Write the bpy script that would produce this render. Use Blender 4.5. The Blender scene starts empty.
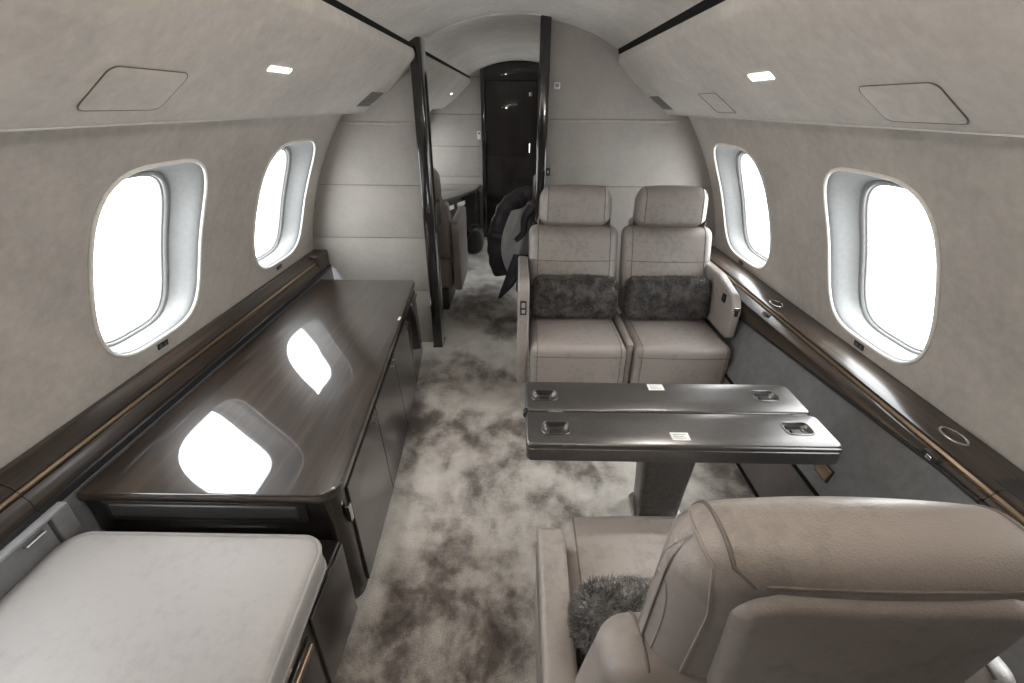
import bpy, bmesh, math, random
import numpy as np
from mathutils import Vector, Matrix
random.seed(7)
PI = math.pi
scene = bpy.context.scene
COL = scene.collection

# ------------------------------------------------------------------ object helpers
def link(o, parent=None):
    COL.objects.link(o)
    if parent is not None:
        o.parent = parent
    return o

def tag(o, label=None, cat=None, group=None, kind=None):
    if label: o['label'] = label
    if cat: o['category'] = cat
    if group: o['group'] = group
    if kind: o['kind'] = kind
    return o

def empty(name, loc=(0, 0, 0), rz=0.0, label=None, cat=None, group=None, kind=None):
    o = bpy.data.objects.new(name, None)
    o.empty_display_size = 0.05
    o.location = loc
    o.rotation_euler = (0, 0, rz)
    link(o)
    return tag(o, label, cat, group, kind)

class MB:
    """collects geometry, links it as one mesh object"""
    def __init__(s):
        s.v = []; s.f = []
    def add(s, verts, faces):
        b = len(s.v)
        s.v.extend([tuple(p) for p in verts])
        s.f.extend([tuple(i + b for i in f) for f in faces])
        return s
    def build(s, name, mat, parent=None, sharp=40, merge=1e-5, recalc=True):
        me = bpy.data.meshes.new(name)
        bm = bmesh.new()
        vs = [bm.verts.new(p) for p in s.v]
        for f in s.f:
            try: bm.faces.new([vs[i] for i in f])
            except ValueError: pass
        if merge: bmesh.ops.remove_doubles(bm, verts=bm.verts, dist=merge)
        if recalc: bmesh.ops.recalc_face_normals(bm, faces=bm.faces)
        bm.to_mesh(me); bm.free()
        me.polygons.foreach_set('use_smooth', [True] * len(me.polygons))
        me.set_sharp_from_angle(angle=math.radians(sharp))
        me.materials.append(mat)
        return link(bpy.data.objects.new(name, me), parent)
    def loft(s, rings, closed=True, cap0=True, cap1=True):
        n = len(rings[0]); b = len(s.v)
        for r in rings: s.v.extend([tuple(p) for p in r])
        m = n if closed else n - 1
        for i in range(len(rings) - 1):
            for j in range(m):
                k = (j + 1) % n
                s.f.append((b + i*n + j, b + i*n + k, b + (i+1)*n + k, b + (i+1)*n + j))
        if cap0: s.f.append(tuple(b + j for j in range(n))[::-1])
        if cap1: s.f.append(tuple(b + (len(rings)-1)*n + j for j in range(n)))
        return s
    def grid(s, rows):
        return s.loft(rows, closed=False, cap0=False, cap1=False)
    def tube(s, path, r, seg=8, closed=False, flat=1.0):
        P = [Vector(p) for p in path]; n = len(P); rings = []
        up = None
        for i in range(n):
            a = P[i-1] if (i > 0 or closed) else P[i]
            c = P[(i+1) % n] if (i < n-1 or closed) else P[i]
            t = (c - a)
            if t.length < 1e-9: t = Vector((0, 0, 1))
            t.normalize()
            if up is None:
                up = Vector((0, 0, 1)) if abs(t.z) < .9 else Vector((1, 0, 0))
            x = t.cross(up)
            if x.length < 1e-6: x = t.cross(Vector((.3, .8, .1)))
            x.normalize(); y = x.cross(t).normalized(); up = y
            rr = r(i/(n-1 if n > 1 else 1)) if callable(r) else r
            rings.append([P[i] + x*(rr*math.cos(2*PI*k/seg)) + y*(rr*flat*math.sin(2*PI*k/seg)) for k in range(seg)])
        if closed: rings.append(rings[0])
        return s.loft(rings, True, not closed, not closed)
    def box(s, x0, x1, y0, y1, z0, z1, b=0.0):
        """axis box with chamfered edges"""
        c = Vector(((x0+x1)/2, (y0+y1)/2, (z0+z1)/2))
        h = Vector((abs(x1-x0)/2, abs(y1-y0)/2, abs(z1-z0)/2))
        if b <= 0:
            v = [(c.x+i*h.x, c.y+j*h.y, c.z+k*h.z) for i in (-1, 1) for j in (-1, 1) for k in (-1, 1)]
            return s.add(v, [(0,1,3,2),(4,6,7,5),(0,4,5,1),(2,3,7,6),(0,2,6,4),(1,5,7,3)])
        return s.rbox(c, h, min(b, *h), 3)
    def rbox(s, c, h, r, arc=4, flat=(1, 1, 1), fn=None):
        C = Cushion(c, h, r, arc, flat, fn)
        V, F = C.mesh()
        return s.add(V, F)
    def prism(s, outline, mp, d0, d1, b=0.004, nb=3):
        """2-D outline (list of (a,b)), extruded from d0 to d1 through mp(a,b,d), edges rounded by b"""
        rings = []
        o = [Vector(p) for p in outline]; n = len(o)
        def inset(k):
            out = []
            for i in range(n):
                p, q, r = o[i-1], o[i], o[(i+1) % n]
                e1 = (q-p); e2 = (r-q)
                if e1.length < 1e-9: e1 = e2
                if e2.length < 1e-9: e2 = e1
                e1.normalize(); e2.normalize()
                n1 = Vector((-e1.y, e1.x)); n2 = Vector((-e2.y, e2.x)); m = n1+n2
                d = max(.35, 1+n1.dot(n2))
                out.append(q + m*(k/d))
            return out
        area = sum(o[i-1].x*o[i].y-o[i].x*o[i-1].y for i in range(n))
        sg = 1 if area > 0 else -1
        if b > 0:
            for i in range(nb+1):
                a = PI/2*i/nb
                rings.append([mp(p.x, p.y, d0+b*(1-math.sin(a))*(1 if d1 > d0 else -1)) for p in inset(sg*b*(1-math.cos(PI/2-a)) if False else sg*b*(1-math.sin(a)))][:])
            # make the profile a quarter round
            rings = []
            for i in range(nb+1):
                a = PI/2*i/nb
                rings.append([mp(p.x, p.y, d0+(b*(1-math.cos(a)) if False else b*(1-math.cos(a)))*(1 if d1 > d0 else -1)) for p in inset(sg*b*(1-math.sin(a)))])
            for i in range(nb, -1, -1):
                a = PI/2*i/nb
                rings.append([mp(p.x, p.y, d1-b*(1-math.cos(a))*(1 if d1 > d0 else -1)) for p in inset(sg*b*(1-math.sin(a)))])
        else:
            rings = [[mp(p.x, p.y, d) for p in o] for d in (d0, d1)]
        return s.loft(rings)

def clampv(x, a): return max(-a, min(a, x))

class Cushion:
    """a box with rounded edges and a deformation; mesh() gives its skin, at(a,b,c) a point of the skin"""
    def __init__(s, c, h, r, arc=5, flat=(6, 6, 6), fn=None):
        s.c = Vector(c); s.h = Vector(h); s.r = min(r, *h); s.arc = arc; s.flat = flat; s.fn = fn
    def at(s, a, b, c):
        h, r = s.h, s.r
        p = Vector((a*h.x, b*h.y, c*h.z))
        q = Vector((clampv(p.x, h.x-r), clampv(p.y, h.y-r), clampv(p.z, h.z-r)))
        d = p-q
        if d.length > 1e-9: p = q + d.normalized()*r
        if s.fn: p = Vector(s.fn(p, h))
        return p + s.c
    def coords(s, ax):
        h, r = s.h[ax], s.r
        k = [math.tan(PI/4*i/s.arc)*r for i in range(s.arc+1)]
        lo = [-(h-r)-x for x in reversed(k)]
        n = max(1, s.flat[ax])
        mid = [-(h-r)+2*(h-r)*i/n for i in range(1, n)] if h-r > 1e-6 else []
        hi = [(h-r)+x for x in k]
        if h-r <= 1e-6: hi = hi[1:]
        return [x/h for x in lo+mid+hi]
    def mesh(s):
        X, Y, Z = s.coords(0), s.coords(1), s.coords(2)
        V, F = [], []
        def face(A, B, f):
            b = len(V)
            for a in A:
                for c in B: V.append(s.at(*f(a, c)))
            m = len(B)
            for i in range(len(A)-1):
                for j in range(m-1):
                    F.append((b+i*m+j, b+(i+1)*m+j, b+(i+1)*m+j+1, b+i*m+j+1))
        for sgn in (-1, 1):
            face(X, Y, lambda a, c: (a, c, sgn)); face(X, Z, lambda a, c: (a, sgn, c)); face(Y, Z, lambda a, c: (sgn, a, c))
        return V, F
    def loop(s, axis, val, off=0.0, part=None):
        """closed path round the skin in the plane axis = val"""
        o = [i for i in range(3) if i != axis]
        A, B = s.coords(o[0]), s.coords(o[1])
        pts = [(a, -1) for a in A] + [(1, b) for b in B[1:]] + [(a, 1) for a in reversed(A[:-1])] + [(-1, b) for b in reversed(B[1:-1])]
        out = []
        for a, b in pts:
            t = [0, 0, 0]; t[axis] = val; t[o[0]] = a; t[o[1]] = b
            p = s.at(*t)
            out.append(p)
        if part:
            out = [p for (p, q) in zip(out, pts) if part(*q)]
        return out

# ------------------------------------------------------------------ materials
def nt(name):
    m = bpy.data.materials.new(name); m.use_nodes = True
    t = m.node_tree; return m, t, t.nodes['Principled BSDF']
def N(t, typ, **kw):
    n = t.nodes.new(typ)
    for k, v in kw.items():
        if k in n.inputs: n.inputs[k].default_value = v
        else: setattr(n, k, v)
    return n
def coords(t, scale=(1, 1, 1), rot=(0, 0, 0)):
    g = N(t, 'ShaderNodeNewGeometry') if False else N(t, 'ShaderNodeTexCoord')
    mp = N(t, 'ShaderNodeMapping'); mp.inputs['Scale'].default_value = scale; mp.inputs['Rotation'].default_value = rot
    t.links.new(g.outputs['Object'], mp.inputs['Vector']); return mp.outputs['Vector']
def noise(t, vec, scale, detail=4, rough=.55, dist=0.0):
    n = N(t, 'ShaderNodeTexNoise'); n.inputs['Scale'].default_value = scale; n.inputs['Detail'].default_value = detail
    n.inputs['Roughness'].default_value = rough; n.inputs['Distortion'].default_value = dist
    t.links.new(vec, n.inputs['Vector']); return n.outputs['Fac']
def ramp(t, fac, stops):
    r = N(t, 'ShaderNodeValToRGB'); e = r.color_ramp.elements
    while len(e) > 1: e.remove(e[-1])
    e[0].position = stops[0][0]; e[0].color = (*stops[0][1], 1)
    for p, c in stops[1:]:
        x = e.new(p); x.color = (*c, 1)
    t.links.new(fac, r.inputs['Fac']); return r.outputs['Color']
def mixc(t, a, b, f, mode='MIX'):
    m = N(t, 'ShaderNodeMix'); m.data_type = 'RGBA'; m.blend_type = mode
    for s, v in ((6, a), (7, b)):
        if isinstance(v, tuple): m.inputs[s].default_value = (*v, 1)
        else: t.links.new(v, m.inputs[s])
    if isinstance(f, float): m.inputs[0].default_value = f
    else: t.links.new(f, m.inputs[0])
    return m.outputs[2]
def bump(t, p, h, strength, dist=.01):
    b = N(t, 'ShaderNodeBump'); b.inputs['Strength'].default_value = strength; b.inputs['Distance'].default_value = dist
    t.links.new(h, b.inputs['Height']); t.links.new(b.outputs['Normal'], p.inputs['Normal'])
def setp(p, **kw):
    for k, v in kw.items():
        k = k.replace('_', ' ')
        p.inputs[k].default_value = (*v, 1) if isinstance(v, tuple) and len(v) == 3 else v
def sc(c, k): return tuple(x*k for x in c)

def suede(name, c, var=.20, sheen=.25):
    m, t, p = nt(name)
    v = coords(t)
    a = noise(t, v, 3.2, 7, .68, .3); b = noise(t, v, 30, 5, .65); w = noise(t, v, 420, 2)
    f = N(t, 'ShaderNodeMath', operation='ADD'); t.links.new(a, f.inputs[0])
    g = N(t, 'ShaderNodeMath', operation='MULTIPLY'); t.links.new(b, g.inputs[0]); g.inputs[1].default_value = .6
    t.links.new(g.outputs[0], f.inputs[1])
    col = ramp(t, f.outputs[0], [(.5, sc(c, 1-var)), (1.1, sc(c, 1+var))])
    t.links.new(col, p.inputs['Base Color'])
    setp(p, Roughness=.92, Sheen_Weight=sheen, Sheen_Roughness=.5, Specular_IOR_Level=.15)
    bump(t, p, w, .12, .002)
    return m

def leather(name, c, rough=.42, var=.14):
    m, t, p = nt(name)
    v = coords(t)
    a = noise(t, v, 5, 5, .6)
    b = noise(t, v, 40, 5, .65)
    f = N(t, 'ShaderNodeMath', operation='ADD'); t.links.new(a, f.inputs[0]); t.links.new(b, f.inputs[1])
    col = ramp(t, f.outputs[0], [(.7, sc(c, 1-var)), (1.3, sc(c, 1+var))])
    t.links.new(col, p.inputs['Base Color'])
    vo = N(t, 'ShaderNodeTexVoronoi'); vo.inputs['Scale'].default_value = 330; t.links.new(v, vo.inputs['Vector'])
    w = noise(t, v, 13, 4, .6, .8)
    h = N(t, 'ShaderNodeMath', operation='MULTIPLY_ADD'); t.links.new(w, h.inputs[0]); h.inputs[1].default_value = 3.0
    t.links.new(vo.outputs['Distance'], h.inputs[2])
    bump(t, p, h.outputs[0], .10, .004)
    setp(p, Roughness=rough, Specular_IOR_Level=.45)
    return m

def wood(name, c1, c2, scale=(26, 1.0, 26), rough=.1, coat=1.0, ior=1.6):
    m, t, p = nt(name)
    v = coords(t, scale)
    a = noise(t, v, 1.6, 8, .65, .5)
    col = ramp(t, a, [(.32, c1), (.52, sc(tuple((x+y)/2 for x, y in zip(c1, c2)), .8)), (.68, c2)])
    t.links.new(col, p.inputs['Base Color'])
    setp(p, Roughness=.35, Coat_Weight=coat, Coat_Roughness=rough*.5, Coat_IOR=ior, Specular_IOR_Level=.4)
    return m

def plain(name, c, rough=.5, metal=0.0, coat=0.0, spec=.5):
    m, t, p = nt(name)
    v = coords(t)
    a = noise(t, v, 60, 3)
    col = ramp(t, a, [(.3, sc(c, .94)), (.7, sc(c, 1.06))])
    t.links.new(col, p.inputs['Base Color'])
    setp(p, Roughness=rough, Metallic=metal, Coat_Weight=coat, Coat_Roughness=.05, Specular_IOR_Level=spec)
    return m

def emit(name, c, k):
    m, t, p = nt(name)
    setp(p, Base_Color=c, Emission_Color=c, Emission_Strength=k)
    return m

M = {}
M['suede'] = suede('suede wall', (.46, .422, .380))
M['suede_ceiling'] = suede('suede ceiling', (.47, .436, .398))
M['suede_bulkhead'] = suede('suede bulkhead', (.38, .354, .326), .1)
M['suede_dado'] = suede('grey suede dado', (.175, .176, .180), .24)
M['suede_kick'] = suede('brown kick panel', (.13, .115, .108), .15)
M['leather'] = leather('taupe leather', (.295, .262, .242), .37, .12)
M['leather_seam'] = leather('leather welt', (.15, .13, .117), .5)
M['leather_dark'] = leather('dark seat base', (.06, .052, .048), .5)
M['leather_pale'] = leather('pale taupe leather', (.37, .352, .340), .46, .05)
M['wood'] = wood('polished dark veneer', (.009, .006, .0045), (.052, .030, .019), (24, 1.1, 24), .05, 1.0, 1.85)
M['wood_rail'] = wood('dark rail veneer', (.018, .014, .012), (.090, .062, .044), (40, .8, 40), .34, .3, 1.5)
M['wood_vert'] = wood('dark door veneer', (.006, .0045, .004), (.018, .012, .009), (24, 24, .9), .06, 1.0, 1.5)
M['black_gloss'] = plain('black gloss lacquer', (.016, .014, .013), .12, 0, 1.0)
M['end_panel'] = plain('dark grey end panel', (.055, .052, .05), .3)
M['black'] = plain('black plastic', (.018, .017, .017), .45)
M['gap'] = plain('shadow gap rubber', (.010, .010, .010), .8, spec=.1)
M['chrome'] = plain('bright metal', (.62, .60, .57), .22, 1.0)
M['bronze'] = plain('bronze metal', (.45, .34, .24), .3, 1.0)
M['white_shell'] = plain('white window shell', (.225, .227, .226), .42)
M['rim'] = plain('window rim welt', (.85, .82, .77), .45)
M['gasket'] = plain('grey gasket', (.30, .30, .31), .5)
M['table'] = plain('satin graphite tabletop', (.16, .153, .148), .30, .8)
M['recess'] = plain('brushed recess liner', (.20, .195, .19), .35, .9)
M['paper'] = plain('white paper', (.8, .8, .78), .7)
M['seam_line'] = plain('seam line', (.12, .11, .10), .8)
M['grille'] = plain('grey grille', (.24, .23, .215), .8)
M['lamp'] = emit('lit lens', (1, .97, .92), 2.2)
M['puffer'] = plain('black puffer nylon', (.045, .042, .052), .45)
M['lining'] = suede('grey jacket lining', (.46, .455, .465), .15)
M['bag'] = suede('dark bag cloth', (.045, .042, .042), .2)
M['lip'] = plain('pale panel lip', (.56, .53, .48), .5)

def carpet():
    m, t, p = nt('mottled carpet')
    v = coords(t)
    w = noise(t, v, 1.5, 3, .5)
    d = N(t, 'ShaderNodeTexNoise'); d.inputs['Scale'].default_value = 2.4; d.inputs['Detail'].default_value = 3; t.links.new(v, d.inputs['Vector'])
    mv = N(t, 'ShaderNodeVectorMath', operation='MULTIPLY_ADD'); t.links.new(d.outputs['Color'], mv.inputs[0]); mv.inputs[1].default_value = (.22, .22, .22); t.links.new(v, mv.inputs[2])
    a = noise(t, mv.outputs[0], 2.1, 8, .60, .0)
    b = noise(t, mv.outputs[0], 8.5, 6, .62, .0)
    f = N(t, 'ShaderNodeMath', operation='MULTIPLY_ADD'); t.links.new(b, f.inputs[0]); f.inputs[1].default_value = .30; t.links.new(a, f.inputs[2])
    c_ = noise(t, v, 42, 5, .7)
    f2 = N(t, 'ShaderNodeMath', operation='MULTIPLY_ADD'); t.links.new(c_, f2.inputs[0]); f2.inputs[1].default_value = .16; t.links.new(f.outputs[0], f2.inputs[2])
    col = ramp(t, f2.outputs[0], [(.55, (.115, .096, .086)), (.63, (.22, .192, .175)), (.69, (.40, .37, .34)), (.76, (.60, .57, .525)), (.88, (.78, .75, .70))])
    s = noise(t, v, 260, 3, .7)
    sp = ramp(t, s, [(.3, (.62, .62, .62)), (.7, (1.28, 1.28, 1.28))])
    t.links.new(mixc(t, col, sp, 1.0, 'MULTIPLY'), p.inputs['Base Color'])
    setp(p, Roughness=.95, Sheen_Weight=.3, Specular_IOR_Level=.1)
    bump(t, p, s, .35, .006)
    return m
M['carpet'] = carpet()

def fur(name, c1, c2):
    m, t, p = nt(name)
    v = coords(t)
    a = noise(t, v, 16, 6, .7, .4)
    t.links.new(ramp(t, a, [(.42, c1), (.66, c2)]), p.inputs['Base Color'])
    setp(p, Roughness=.55, Sheen_Weight=.4, Sheen_Roughness=.4)
    return m
M['fur_dark'] = fur('dark fur', (.030, .027, .025), (.24, .22, .205))
M['fur_grey'] = fur('grey fur', (.07, .066, .063), (.36, .345, .33))

def glass():
    m, t, p = nt('window pane')
    out = t.nodes['Material Output']
    tr = N(t, 'ShaderNodeBsdfTransparent'); gl = N(t, 'ShaderNodeBsdfGlossy')
    tr.inputs['Color'].default_value = (.97, .98, .98, 1); gl.inputs['Roughness'].default_value = .02
    mx = N(t, 'ShaderNodeMixShader'); mx.inputs[0].default_value = .05
    t.links.new(tr.outputs[0], mx.inputs[1]); t.links.new(gl.outputs[0], mx.inputs[2]); t.links.new(mx.outputs[0], out.inputs['Surface'])
    return m
M['glass'] = glass()

# ------------------------------------------------------------------ cabin section
CX0, CZ0, CR = -.395, .44, 1.777
YB, YF = -2.6, 6.05            # rear and far ends of the modelled cabin
YL, YR = 2.95, 3.14            # the two bulkheads
def wx(z, off=0.0):
    return CX0 + math.sqrt(max(0, (CR+off)**2-(z-CZ0)**2))
def wpt(side, y, s, off=0.0):
    a = s/CR
    return Vector((side*(CX0+(CR+off)*math.cos(a)), y, CZ0+(CR+off)*math.sin(a)))
S0, S1 = CR*math.asin((.60-CZ0)/CR), CR*math.asin((1.515-CZ0)/CR)
def ceil_z(x):
    return 1.995-1.2+math.sqrt(1.44-(x+.02)**2)

def window_outline_r(th, a, b, n=3.8):
    c, s = abs(math.cos(th)), abs(math.sin(th))
    return ((c/a)**n+(s/b)**n)**(-1/n)
WCSS = {-1: .656, 1: .634}
def wmap(side, cy, dy, ds, off=0.0):
    return wpt(side, cy+dy, WCSS[side]+ds, off)

def build_wall(side, name, wins, bounds):
    mb = MB()
    for (cy, a, b), y0, y1 in zip(wins, bounds[:-1], bounds[1:]):
        NS, NY = 34, 60
        bd = [(y0, S0+(S1-S0)*i/NS) for i in range(NS)] + [(y0+(y1-y0)*i/NY, S1) for i in range(NY)] + \
             [(y1, S1-(S1-S0)*i/NS) for i in range(NS)] + [(y1-(y1-y0)*i/NY, S0) for i in range(NY)]
        rings = []
        NR = 9
        for k in range(NR+1):
            t = (k/NR)
            r = []
            for (y, s) in bd:
                ds = s-WCSS[side]; dy = y-cy
                th = math.atan2(ds, dy); R = window_outline_r(th, a, b)
                oy, os_ = cy+R*math.cos(th), WCSS[side]+R*math.sin(th)
                r.append(wpt(side, oy*(1-t)+y*t, os_*(1-t)+s*t))
            rings.append(r)
        mb.loft(rings, True, False, False)
    o = mb.build(name, M['suede'])
    tag(o, 'curved suede-covered cabin side wall on the %s' % ('left' if side < 0 else 'right'), None, None, 'structure')
    return o

WL = [(.54, .27, .334), (1.515, .258, .334), (2.485, .286, .336), (4.60, .28, .334), (5.55, .28, .334)]
BL = [YB, 1.03, 2.00, 3.02, 5.08, YF]
WR = [(.52, .27, .334), (1.583, .272, .334), (2.660, .306, .338), (4.68, .28, .334), (5.6, .27, .334)]
BR = [YB, 1.05, 2.12, 3.20, 5.15, YF]
build_wall(-1, 'wall_left', WL, BL)
build_wall(1, 'wall_right', WR, BR)

NTH = 72
def ring(side, cy, a, b, inset_a, inset_lo, inset_hi, off):
    out = []
    for k in range(NTH):
        th = 2*PI*k/NTH
        # even spacing on the rounded rectangle
        R = window_outline_r(th, a-inset_a, b-(inset_lo+inset_hi)/2)
        ds = R*math.sin(th)+(inset_lo-inset_hi)/2
        out.append(wmap(side, cy, R*math.cos(th), ds, off))
    return out
def build_window(idx, side, cy, a, b, where):
    c = wpt(side, cy, WCSS[side])
    w = empty('window_%d' % idx, c, 0, None, None, None, 'structure')
    w['label'] = where
    L = -c
    def R_(*args): return [p+L for p in ring(side, cy, a, b, *args)]
    MB().tube(R_(-.002, -.002, -.002, -.002), .0065, 8, True).build('window_rim', M['rim'], w)
    rv = MB().loft([R_(0, 0, 0, -.001), R_(.006, .004, .006, .003), R_(.011, .006, .014, .012), R_(.016, .006, .028, .028), R_(.022, .004, .046, .050), R_(.032, .000, .068, .074), R_(.044, -.002, .084, .089)], True, False, False)
    rv.build('window_reveal', M['white_shell'], w, 60)
    sh = MB().loft([R_(.044, -.002, .084, .089), R_(.047, -.001, .087, .092), R_(.049, .000, .089, .089), R_(.056, .003, .102, .091), R_(.060, .005, .105, .098), R_(.060, .005, .105, .108)], True, False, False)
    sh.build('shade_frame', M['white_shell'], w, 60)
    MB().tube(R_(.045, -.0015, .0855, .0915), .0016, 6, True).build('shade_frame_groove', M['gasket'], w)
    MB().tube(R_(.062, .006, .107, .106), .006, 8, True).build('gasket', M['gasket'], w)
    # pane: a thin bowed sheet with two faces
    p1 = []
    for off in (.108, .112):
        g = [R_(.060, .005, .105, off)]
        ct = wmap(side, cy, 0, (.005-.105)/2*1.0, off)+L
        for t in (.66, .33):
            g.append([ct+(q-ct)*t for q in g[0]])
        p1.append(g)
    mb = MB()
    for g in p1:
        mb.loft(g, True, False, True)
    mb.loft([p1[0][0], p1[1][0]], True, False, False)
    mb.build('window_pane', M['glass'], w)
    return w
labs = {('L', 1): 'larger oval-cornered window on the left wall above the wooden sideboard', ('L', 2): 'narrow-looking far window on the left wall beside the left bulkhead',
        ('R', 1): 'larger oval-cornered window on the right wall nearest the table', ('R', 2): 'narrow-looking far window on the right wall beside the twin seats'}
i = 0
for sd, side, WW in (('L', -1, WL), ('R', 1, WR)):
    for k, (cy, a, b) in enumerate(WW):
        i += 1
        lab = labs.get((sd, k), 'cabin window on the %s wall, %s' % ('left' if side < 0 else 'right', 'beside the viewer' if k < 1 else 'beyond the bulkhead'))
        build_window(i, side, cy, a, b, lab)

# seat placards below the windows
def placard(side, y, s):
    c = wpt(side, y, s, -.002)
    e = empty('seat_placard', c, 0, 'small dark seat placard on the %s wall under the %s window' % ('left' if side < 0 else 'right', 'near' if y < 1.8 else 'far'), 'placard', 'seat placards under the windows')
    ty = Vector((0, 1, 0)); ts = (wpt(side, y, s+.01)-wpt(side, y, s-.01)).normalized(); nn = (wpt(side, y, s, -.01)-wpt(side, y, s)).normalized()
    mp = lambda a, b, d: ty*a+ts*b+nn*d
    MB().prism([(-.027, -.011), (.027, -.011), (.027, .011), (-.027, .011)], mp, -.002, .002, .001).build('plate', M['black'], e)
    for q in (-.012, .012):
        m = MB()
        for (x0, x1, z0, z1) in ((-.006, .006, .004, .0055), (-.006, .006, -.0055, -.004), (-.006, -.0045, -.0055, .0055), (.0045, .006, -.0055, .0055), (-.001, .001, -.003, .003)):
            m.prism([(q+x0, z0), (q+x1, z0), (q+x1, z1), (q+x0, z1)], mp, .001, .0026, 0)
        m.build('symbol', M['grille'], e)
placard(-1, 1.52, .290); placard(-1, 2.47, .286)
placard(1, 1.62, .270); placard(1, 2.71, .264)

# floor
m = MB().box(-1.2, 1.12, YB, YF, -.03, 0)
tag(m.build('floor', M['carpet']), 'mottled grey and brown cut-pile carpet floor', None, None, 'structure')

# ceiling
rows = []
for i in range(31):
    x = -.66+1.30*i/30
    z = ceil_z(x)
    rows.append([(x, YB+(YF-YB)*j/20, z) for j in range(21)])
rows2 = [[(x, y, z+.02) for (x, y, z) in r] for r in rows]
m = MB().grid(rows); m.grid(rows2)
tag(m.build('ceiling', M['suede_ceiling']), 'arched suede ceiling panel running the length of the cabin', None, None, 'structure')

# overhead service panels
P0, P1 = Vector((.58, 1.765)), Vector((.905, 1.507))
def face_pt(side, y, t, off=0.0):
    d = P1-P0; n = Vector((d.y, -d.x)).normalized()   # points down/inwards
    bul = .010*math.sin(PI*max(0, min(1, t)))
    p = P0+d*t+n*(bul+off)
    return Vector((side*p.x, y, p.y))
def psu_profile():
    pr = [(.604, 1.819), (.576, 1.815), (.570, 1.795), (.572, 1.778)]
    for k in range(0, 13):
        t = k/12*.985
        q = face_pt(1, 0, t); pr.append((q.x, q.z))
    pr += [(.905, 1.506), (.912, 1.504), (1.022, 1.506), (1.015, 1.54), (.95, 1.64), (.80, 1.72), (.66, 1.795)]
    return pr
def overhead(side, y0, y1, label, flags):
    e = empty('overhead_panel', (side*.75, (y0+y1)/2, 1.6), 0, label, 'overhead panel', None)
    L = Vector((side*.75, (y0+y1)/2, 1.6))
    pr = psu_profile()
    ns = 14
    rings = [[Vector((side*a, y0+(y1-y0)*k/ns, b))-L for a, b in pr] for k in range(ns+1)]
    MB().loft(rings).build('panel_body', M['suede'], e, 35)
    MB().tube([Vector((side*.9075, y0+(y1-y0)*k/ns, 1.5065))-L for k in range(ns+1)], .0035, 8).build('edge_lip', M['lip'], e)
    MB().prism([(.573, 1.818), (.590, 1.808), (.612, 1.818), (.590, 1.832), (.566, 1.842)] if side > 0 else [(.575, 1.818), (.590, 1.808), (.612, 1.818), (.590, 1.832), (.570, 1.834)], lambda a, b, d: Vector((side*a, d, b))-L, y0, y1, 0).build('gap_strip', M['gap'], e)
    def patch(y_lo, y_hi, t_lo, t_hi, rad, off, n=6, ny=6):
        yc, tc = (y_lo+y_hi)/2, (t_lo+t_hi)/2
        TL = (P1-P0).length
        hy, ht = (y_hi-y_lo)/2, (t_hi-t_lo)/2*TL
        out = []
        for cx_, cz_, a0 in ((hy-rad, ht-rad, 0), (-hy+rad, ht-rad, 90), (-hy+rad, -ht+rad, 180), (hy-rad, -ht+rad, 270)):
            for k in range(n+1):
                a = math.radians(a0+90*k/n)
                out.append((yc+cx_+rad*math.cos(a), tc+(cz_+rad*math.sin(a))/TL))
        return [face_pt(side, y, t, off)-L for y, t in out]
    for kind, a in flags:
        if kind == 'speaker':
            y_lo, y_hi, t_lo, t_hi = a
            pts = patch(y_lo, y_hi, t_lo, t_hi, .022, .0015)
            c = sum(pts, Vector())/len(pts)
            p2 = patch(y_lo+.004, y_hi-.004, t_lo+.01, t_hi-.01, .020, .0035)
            sp = MB().loft([pts, p2, [c+(q-c)*.5 + Vector((0, 0, 0)) for q in p2]], True, False, True).build('speaker_cover', M['suede'], e, 30)
            MB().tube(pts, .0012, 6, True).build('cover_seam', M['seam_line'], sp)
        elif kind == 'lamp':
            y_lo, y_hi, t_lo, t_hi = a
            pts = patch(y_lo, y_hi, t_lo, t_hi, .004, .001, 3); c = sum(pts, Vector())/len(pts)
            p2 = patch(y_lo+.002, y_hi-.002, t_lo+.006, t_hi-.006, .003, .003, 3)
            MB().loft([pts, p2], True, False, True).build('reading_lamp_lens', M['lamp'], e)
        elif kind == 'vent':
            y_lo, y_hi, t_lo, t_hi = a
            pts = patch(y_lo, y_hi, t_lo, t_hi, .004, .001, 3)
            p2 = patch(y_lo+.002, y_hi-.002, t_lo+.006, t_hi-.006, .003, .0025, 3)
            g = MB().loft([pts, p2], True, False, True).build('vent_grille', M['grille'], e)
            mm = MB()
            for k in range(9):
                t = t_lo+(t_hi-t_lo)*(k+.7)/9.4
                mm.tube([face_pt(side, y_lo+.006, t, .003)-L, face_pt(side, y_hi-.006, t, .003)-L], .0012, 5)
            mm.build('louvre', M['seam_line'], g)
        elif kind == 'hatch':
            y_lo, y_hi, t_lo, t_hi = a
            pts = patch(y_lo, y_hi, t_lo, t_hi, .01, .0012, 4)
            n0 = len(pts)
            MB().tube(pts, .0010, 5, True).build('hatch_seam', M['seam_line'], e)
    return e
overhead(-1, YB, YL, 'left overhead panel above the windows and sideboard, with speaker cover and lit lamp',
         [('speaker', (.970, 1.20, .565, .875)), ('lamp', (1.507, 1.645, .43, .478)), ('vent', (2.66, 2.89, .58, .865))])
overhead(1, YB, YR, 'right overhead panel above the table and twin seats, with speaker cover and lit lamp',
         [('speaker', (.995, 1.225, .637, .935)), ('lamp', (1.542, 1.683, .455, .522)), ('hatch', (2.07, 2.27, .62, .915)), ('vent', (2.90, 3.10, .61, .895))])
overhead(-1, YL+.08, YF, 'short overhead panel seen through the doorway beyond the left bulkhead', [('lamp', (5.30, 5.38, .40, .445))])
overhead(1, YR+.06, YF, 'overhead panel hidden beyond the right bulkhead', [])

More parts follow.
